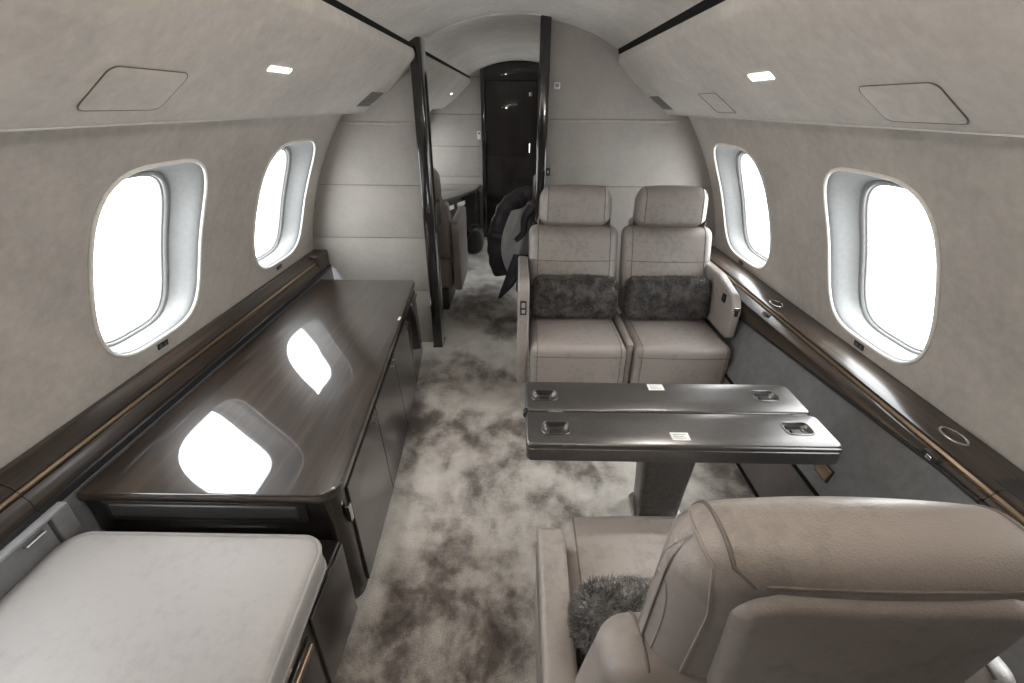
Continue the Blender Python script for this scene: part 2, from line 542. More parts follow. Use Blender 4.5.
# ------------------------------------------------------------------ bulkheads
def section_right():
    """half outline of the cabin, from the floor up to the crown"""
    pts = [(1.083, 0), (1.11, .30), (1.25, .575)]
    for k in range(0, 23):
        z = .60+(1.50-.60)*k/22
        pts.append((wx(z)+.004, z))
    pts += [(1.015, 1.54), (.95, 1.64), (.80, 1.75), (.66, 1.84)]
    return pts
def half_x(z):
    p = section_right()
    for (x0, z0), (x1, z1) in zip(p[:-1], p[1:]):
        if z0 <= z <= z1: return x0+(x1-x0)*(z-z0)/(z1-z0)
    return p[-1][0]
def band(side, xin, z0, z1):
    """polygon between z0 and z1 from xin (a signed x) out to the hull"""
    n = 14
    out = [(side*half_x(z0+(z1-z0)*k/n), z0+(z1-z0)*k/n) for k in range(n+1)]
    return [(xin, z0)]+out+[(xin, z1)]
def bulkhead(name, side, xin, y, th, label, zs):
    e = empty(name, (xin, y, 0), 0, label, None, None, 'structure'); L = Vector((xin, y, 0))
    mp = lambda a, b, d: Vector((a, d, b))-L
    for i, (z0, z1) in enumerate(zip(zs[:-1], zs[1:])):
        if i < len(zs)-2:
            MB().prism(band(side, xin, z0+.0015, z1-.0015), mp, y, y+th, .003, 2).build('wall_panel', M['suede_bulkhead'], e)
        else:
            pts = [(xin, z0+.0015)] + [(side*half_x(z0+(1.835-z0)*k/14), z0+.0015+(1.835-z0-.0015)*k/14) for k in range(15)]
            x0 = pts[-1][0]
            for k in range(15):
                x = x0+(xin-x0)*k/14
                pts.append((x, ceil_z(x)+.012 if abs(x) < .64 else 1.85))
            MB().prism(pts, mp, y, y+th, .003, 2).build('wall_panel', M['suede_bulkhead'], e)
    # backing core so the joints stay dark
    core = [(xin, .01)] + [(side*(half_x(.01+(1.83-.01)*k/30)-.003), .01+1.82*k/30) for k in range(31)] + [(xin, 1.83)]
    MB().prism(core, mp, y+.012, y+th-.012, 0).build('backing', M['gap'], e)
    w = half_x(zs[-2])
    MB().prism([(xin, zs[-2]-.008), (side*(w-.004), zs[-2]-.008), (side*(w-.004), zs[-2]+.008), (xin, zs[-2]+.008)], mp, y-.006, y+.01, .003, 3).build('moulding', M['suede_bulkhead'], e)
    return e
bulkhead('wall_bulkhead_left', -1, -.585, YL, .06, 'left suede bulkhead with horizontal joints behind the sideboard', [0, .40, .772, 1.102, 1.45, 1.9])
bulkhead('wall_bulkhead_right', 1, .14, YR, .06, 'right suede bulkhead with horizontal joints behind the twin seats', [0, .40, .75, 1.075, 1.465, 1.95])

def post(x, y, w, d, ztop, label):
    e = empty('doorway_post', (x, y, 0), 0, label, 'post', None)
    pr = []
    for cx_, cy_, a0 in ((w/2-.012, d/2-.012, 0), (-w/2+.012, d/2-.012, 90), (-w/2+.012, -d/2+.012, 180), (w/2-.012, -d/2+.012, 270)):
        for k in range(5):
            a = math.radians(a0+90*k/4); pr.append((cx_+.012*math.cos(a), cy_+.012*math.sin(a)))
    MB().prism(pr, lambda a, b, t: Vector((a, b, t)), 0, ztop, .002).build('post_body', M['black_gloss'], e, 30)
    MB().box(-w/2-.001, w/2+.001, -d/2-.001, d/2+.001, 0, .008, .002).build('foot_trim', M['black'], e)
    return e
post(-.568, YL+.0, .066, .15, ceil_z(-.568)+.005, 'dark polished post edging the left bulkhead at the doorway')
post(.138, YR-.03, .062, .15, ceil_z(.138)+.005, 'dark polished post edging the right bulkhead behind the aisle seat')

m = MB().tube([(-.535+.645*k/30, YL+.06, ceil_z(-.535+.645*k/30)-.001) for k in range(31)], .008, 8, False)
tag(m.build('trim_7', M['suede_ceiling']), 'thin arched rib on the ceiling between the two doorway posts', None, None, 'structure')
# small plates on the right bulkhead
e = empty('wall_switch_plate', (.222, YR-.001, 1.655), 0, 'small white plate high on the right bulkhead beside the dark post', 'wall plate')
MB().box(-.018, .018, -.006, .002, -.018, .018, .003).build('plate', M['paper'], e)
MB().box(-.010, .010, -.009, -.004, -.009, .009, .002).build('rocker', M['gasket'], e)
e = empty('wall_switch', (.183, YR-.001, 1.165), 0, 'small black switch low on the right bulkhead above the aisle seat headrest', 'switch')
MB().box(-.018, .018, -.006, .002, -.024, .024, .003).build('plate', M['black'], e)
MB().box(-.006, .006, -.010, -.004, -.006, .006, .002).build('button', M['chrome'], e)

# far end of the second room
def far_wall(y, th):
    e = empty('wall_far', (0, y, 0), 0, 'far bulkhead with horizontal joints around the dark door', None, None, 'structure')
    L = Vector((0, y, 0)); mp = lambda a, b, d: Vector((a, d, b))-L
    for (z0, z1) in ((0, .75), (.75, 1.10), (1.10, 1.45), (1.45, 1.835)):
        MB().prism(band(-1, -.455, z0+.002, z1-.002), mp, y, y+th, .003, 2).build('wall_panel', M['suede_bulkhead'], e)
        MB().prism(band(1, .25, z0+.002, z1-.002), mp, y, y+th, .003, 2).build('wall_panel', M['suede_bulkhead'], e)
    for sx, xi in ((-1, -.455), (1, .25)):
        pts = [(xi, 1.837)]+[(xi+(sx*.66-xi)*k/10, 1.837) for k in range(1, 11)]+[(sx*.66+(xi-sx*.66)*k/10, ceil_z(max(-.66, min(.64, sx*.66+(xi-sx*.66)*k/10)))+.01) for k in range(11)]
        MB().prism(pts, mp, y, y+th, .0, 2).build('wall_panel', M['suede_bulkhead'], e)
    MB().box(-1.34, 1.34, th, th+.02, 0, 2.02).build('backing', M['gap'], e)
far_wall(6.0, .04)
# rear wall behind the viewer
sec = section_right()
pts = sec + [(x, ceil_z(x)+.012) for x in [.62-1.24*k/16 for k in range(17)]] + [(-a, b) for a, b in reversed(sec)]
tag(MB().prism(pts, lambda a, b, d: Vector((a, d, b)), YB-.04, YB, 0).build('wall_rear', M['suede_bulkhead']), 'suede bulkhead closing the cabin behind the viewer', None, None, 'structure')

# far door
e = empty('door_1', (-.1, 6.0, 0), 0, 'dark glossy arched door at the far end of the aisle', None, None, 'structure'); L = Vector((-.1, 6.0, 0))
mp = lambda a, b, d: Vector((a, d, b))-L
for xa, xb in ((-.455, -.41), (.205, .25)):
    MB().prism([(xa, 0), (xb, 0), (xb, ceil_z(xb)-.01), (xa, ceil_z(xa)-.01)], mp, 5.96, 6.03, .004).build('door_frame', M['black_gloss'], e)
top = [(.205-.615*k/12, ceil_z(.205-.615*k/12)-.012) for k in range(13)]
MB().prism([(-.41, 1.80), (.205, 1.80)]+top, mp, 5.975, 6.03, .003).build('door_header', M['wood_vert'], e)
MB().prism([(-.407, .01), (.202, .01), (.202, .995), (-.407, .995)], mp, 5.985, 6.02, .004).build('door_leaf', M['wood_vert'], e)
MB().prism([(-.407, 1.0), (.202, 1.0), (.202, 1.795), (-.407, 1.795)], mp, 5.985, 6.02, .004).build('door_leaf', M['wood_vert'], e)
h = empty('door_handle', (0, 0, 0)); bpy.data.objects.remove(h)
hm = MB(); hm.tube([(.22, -.03, 1.14), (.22, -.055, 1.14), (.22, -.055, 1.04), (.22, -.03, 1.04)], .008, 8)
hm.build('door_handle', M['chrome'], e)
MB().box(.2, .24, -.02, -.012, 1.64, 1.68, .003).build('latch_plate', M['chrome'], e)

# wall phone by the far door
e = empty('wall_phone', (-.487, 5.995, 1.225), 0, 'small white control unit on the far wall beside the door frame', 'wall control')
MB().box(-.022, .022, -.022, 0, -.045, .045, .006).build('body', M['paper'], e)
MB().box(-.014, .014, -.026, -.020, .01, .034, .002).build('screen', M['gasket'], e)

# ------------------------------------------------------------------ lower side panels (dado), kick panel
def dado(name, side, prof, y0, y1, mat, label):
    mb = MB(); n = 16
    mb.prism(prof, lambda a, b, d: Vector((side*a, d, b)), y0, y1, .0)
    tag(mb.build(name, mat), label, None, None, 'structure')
dado('trim_1', 1, [(1.102, .30), (1.188, .66), (1.33, .66), (1.28, .30)], YB, YR, M['suede_dado'], 'dark grey suede lower side panel along the right wall')
dado('baseboard_right', 1, [(1.083, .0), (1.100, .292), (1.2, .292), (1.2, 0)], YB, YR, M['suede_kick'], 'brown kick panel along the floor under the right side panel')
dado('trim_2', 1, [(1.094, .290), (1.098, .302), (1.14, .302), (1.14, .290)], YB, YR, M['gap'], 'black reveal strip above the kick panel')
dado('trim_3', 1, [(1.076, .0), (1.076, .014), (1.10, .014), (1.10, .0)], YB, YR, M['gap'], 'black floor strip under the kick panel on the right')
dado('trim_4', -1, [(1.252, .0), (1.262, .562), (1.35, .562), (1.35, 0)], YB, YL, M['suede_dado'], 'grey suede lower side panel along the left wall')
for nm, sd, ya in (('trim_5', -1, YL+.06), ('trim_6', 1, YR+.06)):
    dado(nm, sd, [(1.10, .0), (1.20, .66), (1.34, .66), (1.29, 0)], ya, YF, M['suede_dado'], 'grey suede lower side panel beyond the %s bulkhead' % ('left' if sd < 0 else 'right'))

# ------------------------------------------------------------------ side ledges
def strip(path_fn, pa, pb, y0, y1, n=24):
    """quad strip swept along y between two profile points"""
    return None
def ledge(side, y0, y1, label, prof_fn, splits, extras=None):
    e = empty('side_ledge', (side*1.2, (y0+y1)/2, .7), 0, label, 'side ledge'); L = Vector((side*1.2, (y0+y1)/2, .7))
    n = 20
    for (a, b) in zip(splits[:-1], splits[1:]):
        a2, b2 = a+.0012, b-.0012
        for key, mat, nm in (('top', M['wood_rail'], 'top_rail'), ('face', M['wood_rail'], 'front_rail'), ('inlay', M['bronze'], 'metal_inlay'), ('foot', M['black'], 'lower_lip')):
            rings = [[Vector((side*p, y, q))-L for p, q in prof_fn(y)[key]] for y in [a2+(b2-a2)*k/n for k in range(n+1)]]
            MB().loft(rings).build(nm, mat, e, 25)
    return e, L
def KS(pts): return [(1.055*a, 1.55-1.055*(1.55-b)) for a, b in pts]
def KP(x, y, z): return Vector((1.055*x, 1.055*y, 1.55-1.055*(1.55-z)))
def prof_right(y):
    y = y/1.055
    zb = .700-.080*max(0, min(1, (y-.9)/1.15))
    xb = 1.118-(.700-zb)*.34
    D = {'top': [(1.300, .700), (1.30, .728), (1.255, .737), (1.160, .744), (1.148, .740), (1.148, .730), (1.30, .715)],
            'inlay': [(1.152, .732), (1.147, .732), (1.141, .727), (1.141, .722), (1.152, .722)],
            'face': [(1.146, .722), (1.134, .719), (xb+.008, .705), (xb+.002, zb+.014), (xb+.004, zb+.010), (1.16, zb+.010), (1.16, .722)],
            'foot': [(xb+.004, zb+.010), (xb, zb+.006), (xb, zb), (1.158, zb), (1.158, zb+.010)]}
    return {k: KS(v) for k, v in D.items()}
def prof_left(y):
    D = {'top': [(1.300, .690), (1.300, .730), (1.268, .736), (1.232, .714), (1.226, .706), (1.226, .690)],
            'inlay': [(1.229, .700), (1.223, .700), (1.218, .695), (1.218, .690), (1.229, .690)],
            'face': [(1.226, .690), (1.216, .686), (1.206, .668), (1.204, .640), (1.30, .640), (1.30, .690)],
            'foot': [(1.206, .640), (1.197, .636), (1.197, .614), (1.206, .610), (1.30, .610), (1.30, .640)]}
    return {k: KS(v) for k, v in D.items()}
er, L = ledge(1, YB, YR-.002, 'dark polished wooden ledge along the right wall above the grey side panel', prof_right, [YB, .86, YR-.002])
for (y, x, z) in ((1.966, 1.195, .742), (1.019, 1.215, .7405)):
    c = KP(x, y, z)-L
    pts = [c+Vector((.024*math.cos(a), .040*math.sin(a), .0005)) for a in [2*PI*k/28 for k in range(28)]]
    r = MB().tube(pts, .004, 7, True).build('cup_ring', M['chrome'], er)
    MB().loft([[c+(p-c)*.93 for p in pts], [c+(p-c)*.5 for p in pts]], True, False, True).build('ring_lid', M['wood_rail'], r)
for y in (1.90, .967):
    c = KP(1.124, y, .712)-L
    b = MB().box(c.x-.006, c.x+.012, c.y-.026, c.y+.026, c.z-.017, c.z+.011, .004).build('switch_plate', M['black'], er)
    MB().box(c.x-.009, c.x+.0, c.y-.010, c.y+.010, c.z-.009, c.z+.005, .003).build('switch_button', M['chrome'], b)
sl = MB().box(1.235-L.x, 1.30-L.x, .72-L.y, .90-L.y, .690-L.z, .7005-L.z, .002).build('table_slot_cover', M['black'], er)
el, L = ledge(-1, YB, YL-.002, 'dark polished wooden ledge along the left wall behind the sideboard', prof_left, [YB, .845, YL-.002])
# boxed end of the left ledge against the bulkhead
MB().box(-1.345-L.x, -1.285-L.x, 2.80-L.y, 2.945-L.y, .46-L.z, .60-L.z, .006).build('end_box', M['suede_dado'], el)
MB().box(-1.365-L.x, -1.268-L.x, 2.78-L.y, 2.946-L.y, .59-L.z, .692-L.z, .008).build('end_cap', M['wood_rail'], el)
# left lower panel: framed pocket with a pull
e = empty('side_pocket', (-1.256, .500, .508), 0, 'grey suede pocket panel with a small metal pull beside the bench cushion', 'side pocket')
MB().box(-.012, .012, -.60, .335, -.12, .052, .006).build('pocket_panel', M['suede_dado'], e)
MB().box(-.014, .020, .340, .392, -.13, .060, .005).build('end_frame', M['suede_dado'], e)
MB().box(-.014, .018, -.62, .392, .054, .064, .003).build('top_frame', M['gasket'], e)
pl = MB(); pl.tube([(.010, .262, .040), (.020, .262, .040), (.020, .312, .040), (.010, .312, .040)], .004, 8)
pl.build('pull', M['chrome'], e)
# bronze plate on the right side panel
e = empty('service_plate', (1.119, 1.268, .380), 0, 'small bronze plate low on the right grey side panel beside the table', 'plate')
e.rotation_euler = (0, math.radians(13), 0)
MB().box(-.007, .006, -.034, .034, -.022, .022, .004).build('plate_face', M['bronze'], e)
MB().box(-.003, .008, -.040, .040, -.028, .028, .004).build('plate_frame', M['black'], e)

# ------------------------------------------------------------------ sideboard (credenza)
def top_x(y): return -.511-(y-1.018)*.0820
def toe_x(y): return -.507-(y-.75)*.020-(y-.75)**2*.026
CY0, CY1, CZT = .932, 2.725, .563
e = empty('sideboard', (-.85, 1.7, 0), 0, 'long polished dark wood sideboard along the left wall, mirroring the windows', 'sideboard'); L = Vector((-.85, 1.7, 0))
def rounded_poly(pts, rads, n=7):
    out = []
    m = len(pts)
    for i in range(m):
        p, q, r = Vector(pts[i-1]), Vector(pts[i]), Vector(pts[(i+1) % m])
        rad = rads[i]
        if rad <= 0: out.append(q); continue
        u = (p-q).normalized(); v = (r-q).normalized()
        ang = u.angle(v); d = rad/math.tan(ang/2)
        a, b = q+u*d, q+v*d
        c = q+(u+v).normalized()*(rad/math.sin(ang/2))
        a0 = math.atan2((a-c).y, (a-c).x); a1 = math.atan2((b-c).y, (b-c).x)
        da = (a1-a0+PI) % (2*PI)-PI
        for k in range(n+1):
            t = a0+da*k/n
            out.append(c+Vector((math.cos(t), math.sin(t)))*rad)
    return out
top = rounded_poly([(-1.250, CY0), (top_x(CY0), CY0), (top_x(CY1), CY1), (-1.250, CY1)], [0, .075, .03, 0])
MB().prism(top, lambda a, b, d: Vector((a, b, d))-L, CZT-.034, CZT, .006, 4).build('worktop', M['wood'], e, 30)
# body: lofted from toe to underside so the face leans slightly
def body_ring(z, y0, y1, k, ins=.012):
    f = lambda y: (toe_x(y)*(1-k)+(top_x(y)-.012)*k)
    mid = [(f(y0+(y1-y0)*q/8), y0+(y1-y0)*q/8) for q in range(1, 8)]
    return [Vector((p.x, p.y, z))-L for p in rounded_poly([(-1.246, y0), (f(y0), y0)]+mid+[(f(y1), y1), (-1.246, y1)], [0, .06]+[0]*7+[.02, 0])]
MB().loft([body_ring(.06, CY0+.012, CY1-.012, 0.0), body_ring(CZT-.036, CY0+.012, CY1-.012, 1.0)]).build('carcass', M['wood_vert'], e, 30)
MB().prism(rounded_poly([(-1.24, CY0+.05), (toe_x(CY0)-.035, CY0+.05), (toe_x(CY1)-.035, CY1-.03), (-1.24, CY1-.03)], [0, .04, .02, 0]), lambda a, b, d: Vector((a, b, d))-L, 0, .062, .0).build('plinth', M['black'], e)
# doors on the aisle face
ys = [1.020, 1.44, 1.86, 2.28, 2.69]
def face_at(y, z, off):
    k = (z-.06)/(CZT-.096); x = toe_x(y)*(1-k)+(top_x(y)-.012)*k
    return Vector((x+off, y, z))-L
for a, b in zip(ys[:-1], ys[1:]):
    rows = []
    for off, ins in ((.000, 0), (.006, 0.0), (.009, .003)):
        rows.append([face_at(a+.002+ins, .075+ins, off), face_at(b-.002-ins, .075+ins, off), face_at(b-.002-ins, .508-ins, off), face_at(a+.002+ins, .508-ins, off)])
    d = MB().loft(rows, True, False, True).build('door', M['wood_vert'], e, 20)
    hy = b-.05
    hm = MB(); p0 = face_at(hy-.03, .490, .009); p1 = face_at(hy+.03, .490, .009)
    hm.tube([p0, p0+Vector((.012, 0, 0)), p1+Vector((.012, 0, 0)), p1], .004, 8)
    hm.build('handle', M['chrome'], d)
# near end panel with a recessed field, corner latch
MB().box(-1.18-L.x, -.63-L.x, CY0-.002-L.y, CY0+.016-L.y, .470, .518, .006).build('end_panel', M['end_panel'], e)
MB().box(-1.20-L.x, -.61-L.x, CY0+.004-L.y, CY0+.016-L.y, .45, .526, .004).build('end_panel_frame', M['black'], e)
MB().box(toe_x(.98)-.006-L.x, toe_x(.98)+.010-L.x, .985-L.y, 1.005-L.y, .40, .465, .003).build('corner_latch', M['chrome'], e)
MB().box(-.618-L.x, -.606-L.x, 2.12-L.y, 2.16-L.y, CZT-.001, CZT+.0015, .0005).build('edge_label', M['paper'], e)

# ------------------------------------------------------------------ bench in front of it
e = empty('bench_seat', (-.82, .3, 0), 0, 'leather bench seat with a wide flat grey cushion at lower left', 'bench'); L = Vector((-.82, .3, 0))
def bx_(y): return -.516-(y-.68)*.045
out = rounded_poly([(-1.240, -.25), (bx_(-.25), -.25), (bx_(.868), .868), (-1.240, .868)], [.03, .04, .065, .06], 8)
def cush_ring(ins, z):
    c = Vector((-.82, .28)); r = []
    for p in out:
        q = Vector((p.x-math.copysign(ins, p.x-c.x), p.y-math.copysign(ins, p.y-c.y)))
        r.append(Vector((q.x, q.y, z-.069))-L)
    return r
rings = [cush_ring(.012, .470), cush_ring(.003, .474), cush_ring(0, .484), cush_ring(0, .538), cush_ring(.003, .550), cush_ring(.010, .556), cush_ring(.022, .5585)]
last = cush_ring(.022, .5585); cc = sum(last, Vector())/len(last)
for t, dz in ((.94, .002), (.85, .004), (.65, .006), (.4, .0075), (.15, .008)):
    rings.append([Vector((cc.x+(p.x-cc.x)*t, cc.y+(p.y-cc.y)*t, p.z+dz)) for p in last])
cu = MB().loft(rings).build('cushion', M['leather_pale'], e, 50)
MB().tube(cush_ring(.001, .546), .005, 8, True).build('piping', M['leather_pale'], cu)
MB().tube(cush_ring(.001, .480), .005, 8, True).build('piping', M['leather_pale'], cu)
MB().prism(rounded_poly([(-1.240, -.25), (-.520, -.25), (-.522, .925), (-1.240, .925)], [0, .01, .01, 0]), lambda a, b, d: Vector((a, b, d))-L, .055, .394, .004).build('base_cabinet', M['wood_vert'], e)
MB().box(-1.23-L.x, -.560-L.x, -.24-L.y, .918-L.y, 0, .056).build('plinth', M['black'], e)
MB().box(-.526-L.x, -.510-L.x, -.23-L.y, .670-L.y, .078, .360, .005).build('drawer_front', M['wood_vert'], e)
MB().box(-.514-L.x, -.500-L.x, .15-L.y, .655-L.y, .335, .356, .004).build('drawer_pull', M['bronze'], e)
MB().box(-.526-L.x, -.513-L.x, .69-L.y, .918-L.y, .078, .388, .004).build('side_door', M['wood_vert'], e)

# ------------------------------------------------------------------ seats
LEAN = .235
def lean(c0):
    def f(p, h):
        return p
    return f
def back_fn(zc, amt, bul_front=.018, side_pull=0.02):
    """lean a cushion backwards with height and puff its front"""
    def f(p, h):
        x, y, z = p
        u, w = x/h.x, z/h.z
        if y < 0: y -= bul_front*(1-u*u)*(1-w*w)
        y += z*amt
        return (x, y, z)
    return f

def arm_profile(kind):
    if kind == 'aisle':
        return rounded_poly([(.045, .20), (.560, .20), (.600, .60), (.600, .760), (.040, .790)], [.02, .02, .02, .05, .055], 6)
    if kind == 'wall':
        return rounded_poly([(.075, .47), (.560, .47), (.595, .60), (.590, .745), (.330, .745), (.075, .690)], [.03, .02, .02, .03, .15, .09], 7)
    if kind == 'low':
        return rounded_poly([(.100, .20), (.560, .20), (.560, .500), (.100, .522)], [.02, .02, .03, .022], 6)

def make_chair(loc, rz, label, group, arms, console=None, drop=0.0, low=True):
    e = empty('cabin_seat', loc, rz, label, 'seat', group)
    le, dk, sm = M['leather'], M['leather_dark'], M['leather_seam']
    # base
    MB().rbox((0, .30, .11), (.20, .21, .11), .02, 3, (2, 2, 2)).build('base', dk, e)
    # seat cushion with rolled front
    def seat_fn(p, h):
        x, y, z = p
        u, v = x/h.x, y/h.y
        if z > 0:
            z += .016*(1-u**4)*(1-v*v*.7)-.012*(v+1)*.5*1.2
        if y < 0: y -= .012*(1-u*u)
        k = 1+.02*(1-v)*.5
        return (x*k, y, z)
    sc_ = Cushion((0, .262, .325), (.246, .262, .13), .042, 5, (8, 8, 4), seat_fn)
    V, F = sc_.mesh()
    seat = MB().add(V, F).build('seat_cushion', le, e, 60)
    # stitched welts: along the front edge and both sides
    A = sc_.coords(0)
    MB().tube([sc_.at(a, -1, .55) for a in A if abs(a) < .985], .0028, 6).build('front_seam', sm, seat)
    for q in (-.86, .86):
        MB().tube(sc_.loop(0, q, part=lambda b, c: c > -.9 and b < .9 and (c >= .99 or b <= -.99)), .0025, 6).build('side_seam', sm, seat)
    # backrest
    bk = Cushion((0, .540, .690), (.258, .060, .243), .050, 5, (8, 3, 8), back_fn(0, .30, .022))
    V, F = bk.mesh()
    back = MB().add(V, F).build('backrest', le, e, 60)
    B = bk.coords(0)
    MB().tube([bk.at(a, -1, .28) for a in B if abs(a) < .97], .0026, 6).build('cross_seam', sm, back)
    for q in (-.80, .80):
        MB().tube(bk.loop(0, q, part=lambda b, c: b < .6 and c > -.95), .0026, 6).build('side_seam', sm, back)
    # narrow raised shell on the rear
    def shell_fn(p, h):
        x, y, z = p
        u, w = x/h.x, z/h.z
        if y > 0: y += .012*(1-u*u)*(1-w**4)
        k = max(0, (abs(u)-.72)/.28)
        if z > 0: z -= .030*k*k*w**4
        return (x*(1-.09*min(1, (1-w)/.6)), y+z*.08, z)
    sh = Cushion((0, .619, .762), (.152, .036, .352), .020, 5, (14, 3, 14), shell_fn)
    V, F = sh.mesh()
    shell = MB().add(V, F).build('back_shell', le, e, 60)
    # headrest with long cheeks that run down behind the backrest
    def head_fn(p, h):
        x, y, z = p
        u, w = x/h.x, z/h.z
        e2 = max(0, (abs(u)-.70)/.30)**2
        if y < 0:
            q = max(0, min(1, (.10+.11*e2-w)/.20)) if low else 0.0
            q = q*q*(3-2*q)
            y += -.022*(1-u*u)*(1-.5*w*w)+.085*q+.016*e2
        else: y += .012*(1-u*u)-.006*e2
        if z > 0: z += (.008*(1-u*u)-.022*e2)*max(0, w)
        return (x*(1-.015*w), y+z*.10, z)
    hd = Cushion((0, .588, .948), (.206, .058, .200), .054, 6, (12, 3, 20), head_fn)
    V, F = hd.mesh()
    head = MB().add(V, F).build('headrest', le, e, 60)
    B, C_ = hd.coords(1), hd.coords(2)
    for sx in (-1, 1):
        def over(a0, a1, cf, cr, r, nm, mt):
            pts = [hd.at(sx*a0, -1, c) for c in C_ if c > cf] + [hd.at(sx*a0, b_, 1) for b_ in B[1:-1]]
            pts += [hd.at(sx*(a0+(a1-a0)*min(1, (1-c)/(.45 if cr < 0 else .16))), 1, c) for c in reversed(C_) if c > cr]
            MB().tube(pts, r, 6).build(nm, mt, head)
        over(.77, .66, .06 if low else .5, .84, .0026, 'headrest_seam', sm)
        over(.90, .82, .6, -.9, .0022, 'cheek_welt', le)
        pts = []
        for k in range(33):     # stitched oval on the cheek
            a_ = -.56*PI+1.12*PI*k/32
            ca, sa = math.cos(a_), math.sin(a_)
            pts.append(hd.at(sx, .20+.48*math.copysign(abs(ca)**.8, ca), -.02+.64*math.copysign(abs(sa)**.8, sa)))
        MB().tube(pts, .0014, 6).build('cheek_seam', le, head)
    MB().tube([hd.at(a_, 1, .85) for a_ in hd.coords(0) if abs(a_) <= .70], .0026, 6).build('rear_seam', sm, head)
    back.location.z = -drop*1.7
    head.location.z = -drop; shell.location.z = -drop
    for sx, kind in arms:
        pr = arm_profile(kind)
        x0 = .262 if kind != 'low' else .248
        w = .058 if kind != 'low' else .066
        if kind == 'wall': x0, w = .222, .050
        mp = lambda a, b, d: Vector((d, a, b))
        ar = MB().prism(pr, mp, sx*x0, sx*(x0+w), .014, 4).build('armrest', le, e, 50)
        xm = sx*(x0+w/2)
        if kind == 'aisle':
            pb = MB().box(xm-.016, xm+.016, .034, .050, .615, .690, .004).build('control_panel', M['black'], ar)
            MB().box(xm-.009, xm+.009, .031, .038, .655, .682, .003).build('control_button', M['gasket'], pb)
            MB().box(xm-.009, xm+.009, .031, .038, .625, .645, .003).build('control_button', M['gasket'], pb)
        elif kind == 'wall':
            pb = MB().box(xm-.017, xm+.017, .076, .098, .590, .650, .005).build('control_panel', M['chrome'], ar)
            MB().box(xm-.010, xm+.010, .072, .082, .602, .636, .003).build('control_button', M['black'], pb)
            xi = sx*x0
            MB().box(xi-.005*sx-.004, xi-.005*sx+.006, .165, .200, .640, .685, .004).build('seat_switch', M['black'], ar)
        elif kind == 'low':
            MB().tube([(xm+sx*.034, y, .505-.02) for y in (.13, .25, .4, .53)], .0025, 6).build('arm_seam', sm, ar)
            MB().tube([(xm+sx*.034, y, .470-.02) for y in (.13, .25, .4, .53)], .0025, 6).build('arm_seam', sm, ar)
    if console:
        MB().rbox((console, .30, .335), (.018, .262, .125), .014, 3, (1, 4, 3)).build('centre_console', le, e, 60)
    return e

XA, XB, XN = .320, .860, .414
make_chair((XA, 2.05, 0), 0, 'taupe leather seat of the far pair nearest the aisle, facing the table', 'twin leather seats', [(-1, 'aisle')], .267)
make_chair((XB, 2.05, 0), 0, 'taupe leather seat of the far pair beside the right window', 'twin leather seats', [(1, 'wall')])
nc = make_chair((XN, .985, 0), PI, 'taupe leather seat in the foreground seen from behind, before the table', None, [(1, 'low'), (-1, 'low')], None, .033, False)
nc.scale = (1.12, 1, 1)
make_chair((-.775, 4.05, 0), PI, 'leather seat beyond the doorway on the left, turned away', None, [(-1, 'aisle'), (1, 'aisle')])
make_chair((.305, 4.02, 0), PI, 'seat beyond the right post with a dark jacket hung over it', None, [(1, 'aisle'), (-1, 'aisle')])

# fur lumbar pillows
def fur_pillow(loc, rot, hw, hd_, hh, label, group, mat, n=9000, ln=.016, src=None):
    e = empty('fur_pillow', loc, 0, label, 'pillow', group); e.rotation_euler = rot
    if src:
        for ch in src.children:
            c = ch.copy(); c.parent = e; COL.objects.link(c)
        return e
    def fn(p, h):
        x, y, z = p
        u, w = x/h.x, z/h.z
        k = .75+.25*math.sqrt(max(0, (1-u**8)*(1-w**6)))
        return (x, y*k, z*(1+.02*math.cos(u*PI)))
    C = Cushion((0, 0, 0), (hw, hd_, hh), min(hd_, hh)*.72, 5, (10, 2, 5), fn)
    V, F = C.mesh()
    o = MB().add(V, F).build('pillow_body', mat, e, 80)
    me = o.data
    rng = np.random.default_rng(3)
    nf = len(me.polygons)
    ar = np.empty(nf); me.polygons.foreach_get('area', ar)
    pick = rng.choice(nf, n, p=ar/ar.sum())
    vv, ff = [], []
    for i in pick:
        p = me.polygons[i]
        vs = [me.vertices[k].co for k in p.vertices]
        a, b = rng.random(), rng.random()
        if len(vs) == 4:
            q = vs[0]*(1-a)*(1-b)+vs[1]*a*(1-b)+vs[2]*a*b+vs[3]*(1-a)*b
        else:
            if a+b > 1: a, b = 1-a, 1-b
            q = vs[0]+(vs[1]-vs[0])*a+(vs[2]-vs[0])*b
        nn = p.normal
        j = Vector(rng.normal(0, .55, 3))
        g = Vector((.25*math.sin(q.x*31+q.z*17), 0, .35*math.sin(q.x*23)-.15))
        d = (nn+j*.6+g).normalized()
        l = ln*(.6+.7*rng.random())
        s = d.cross(Vector(rng.normal(0, 1, 3))).normalized()*.0011
        d2 = (d+g*.9+Vector(rng.normal(0, .25, 3))).normalized()
        m1 = q+d*l*.5; t = m1+d2*l*.5
        k = len(vv)
        vv += [q-s, q+s, m1+s*.75, m1-s*.75, t]
        ff += [(k, k+1, k+2, k+3), (k+3, k+2, k+4)]
    f = MB().add(vv, ff).build('fur', mat, e, 180, merge=0, recalc=False)
    f['kind'] = 'stuff'
    return e
pa = fur_pillow((XA+.005, 2.425, .582), (math.radians(-12), 0, 0), .232, .060, .112, 'dark fur pillow propped on the seat nearest the aisle', 'dark fur pillows', M['fur_dark'], 15000, .017)
fur_pillow((XB-.01, 2.425, .582), (math.radians(-12), 0, math.radians(1)), .232, .062, .112, 'dark fur pillow propped on the seat beside the right window', 'dark fur pillows', M['fur_dark'], src=pa)
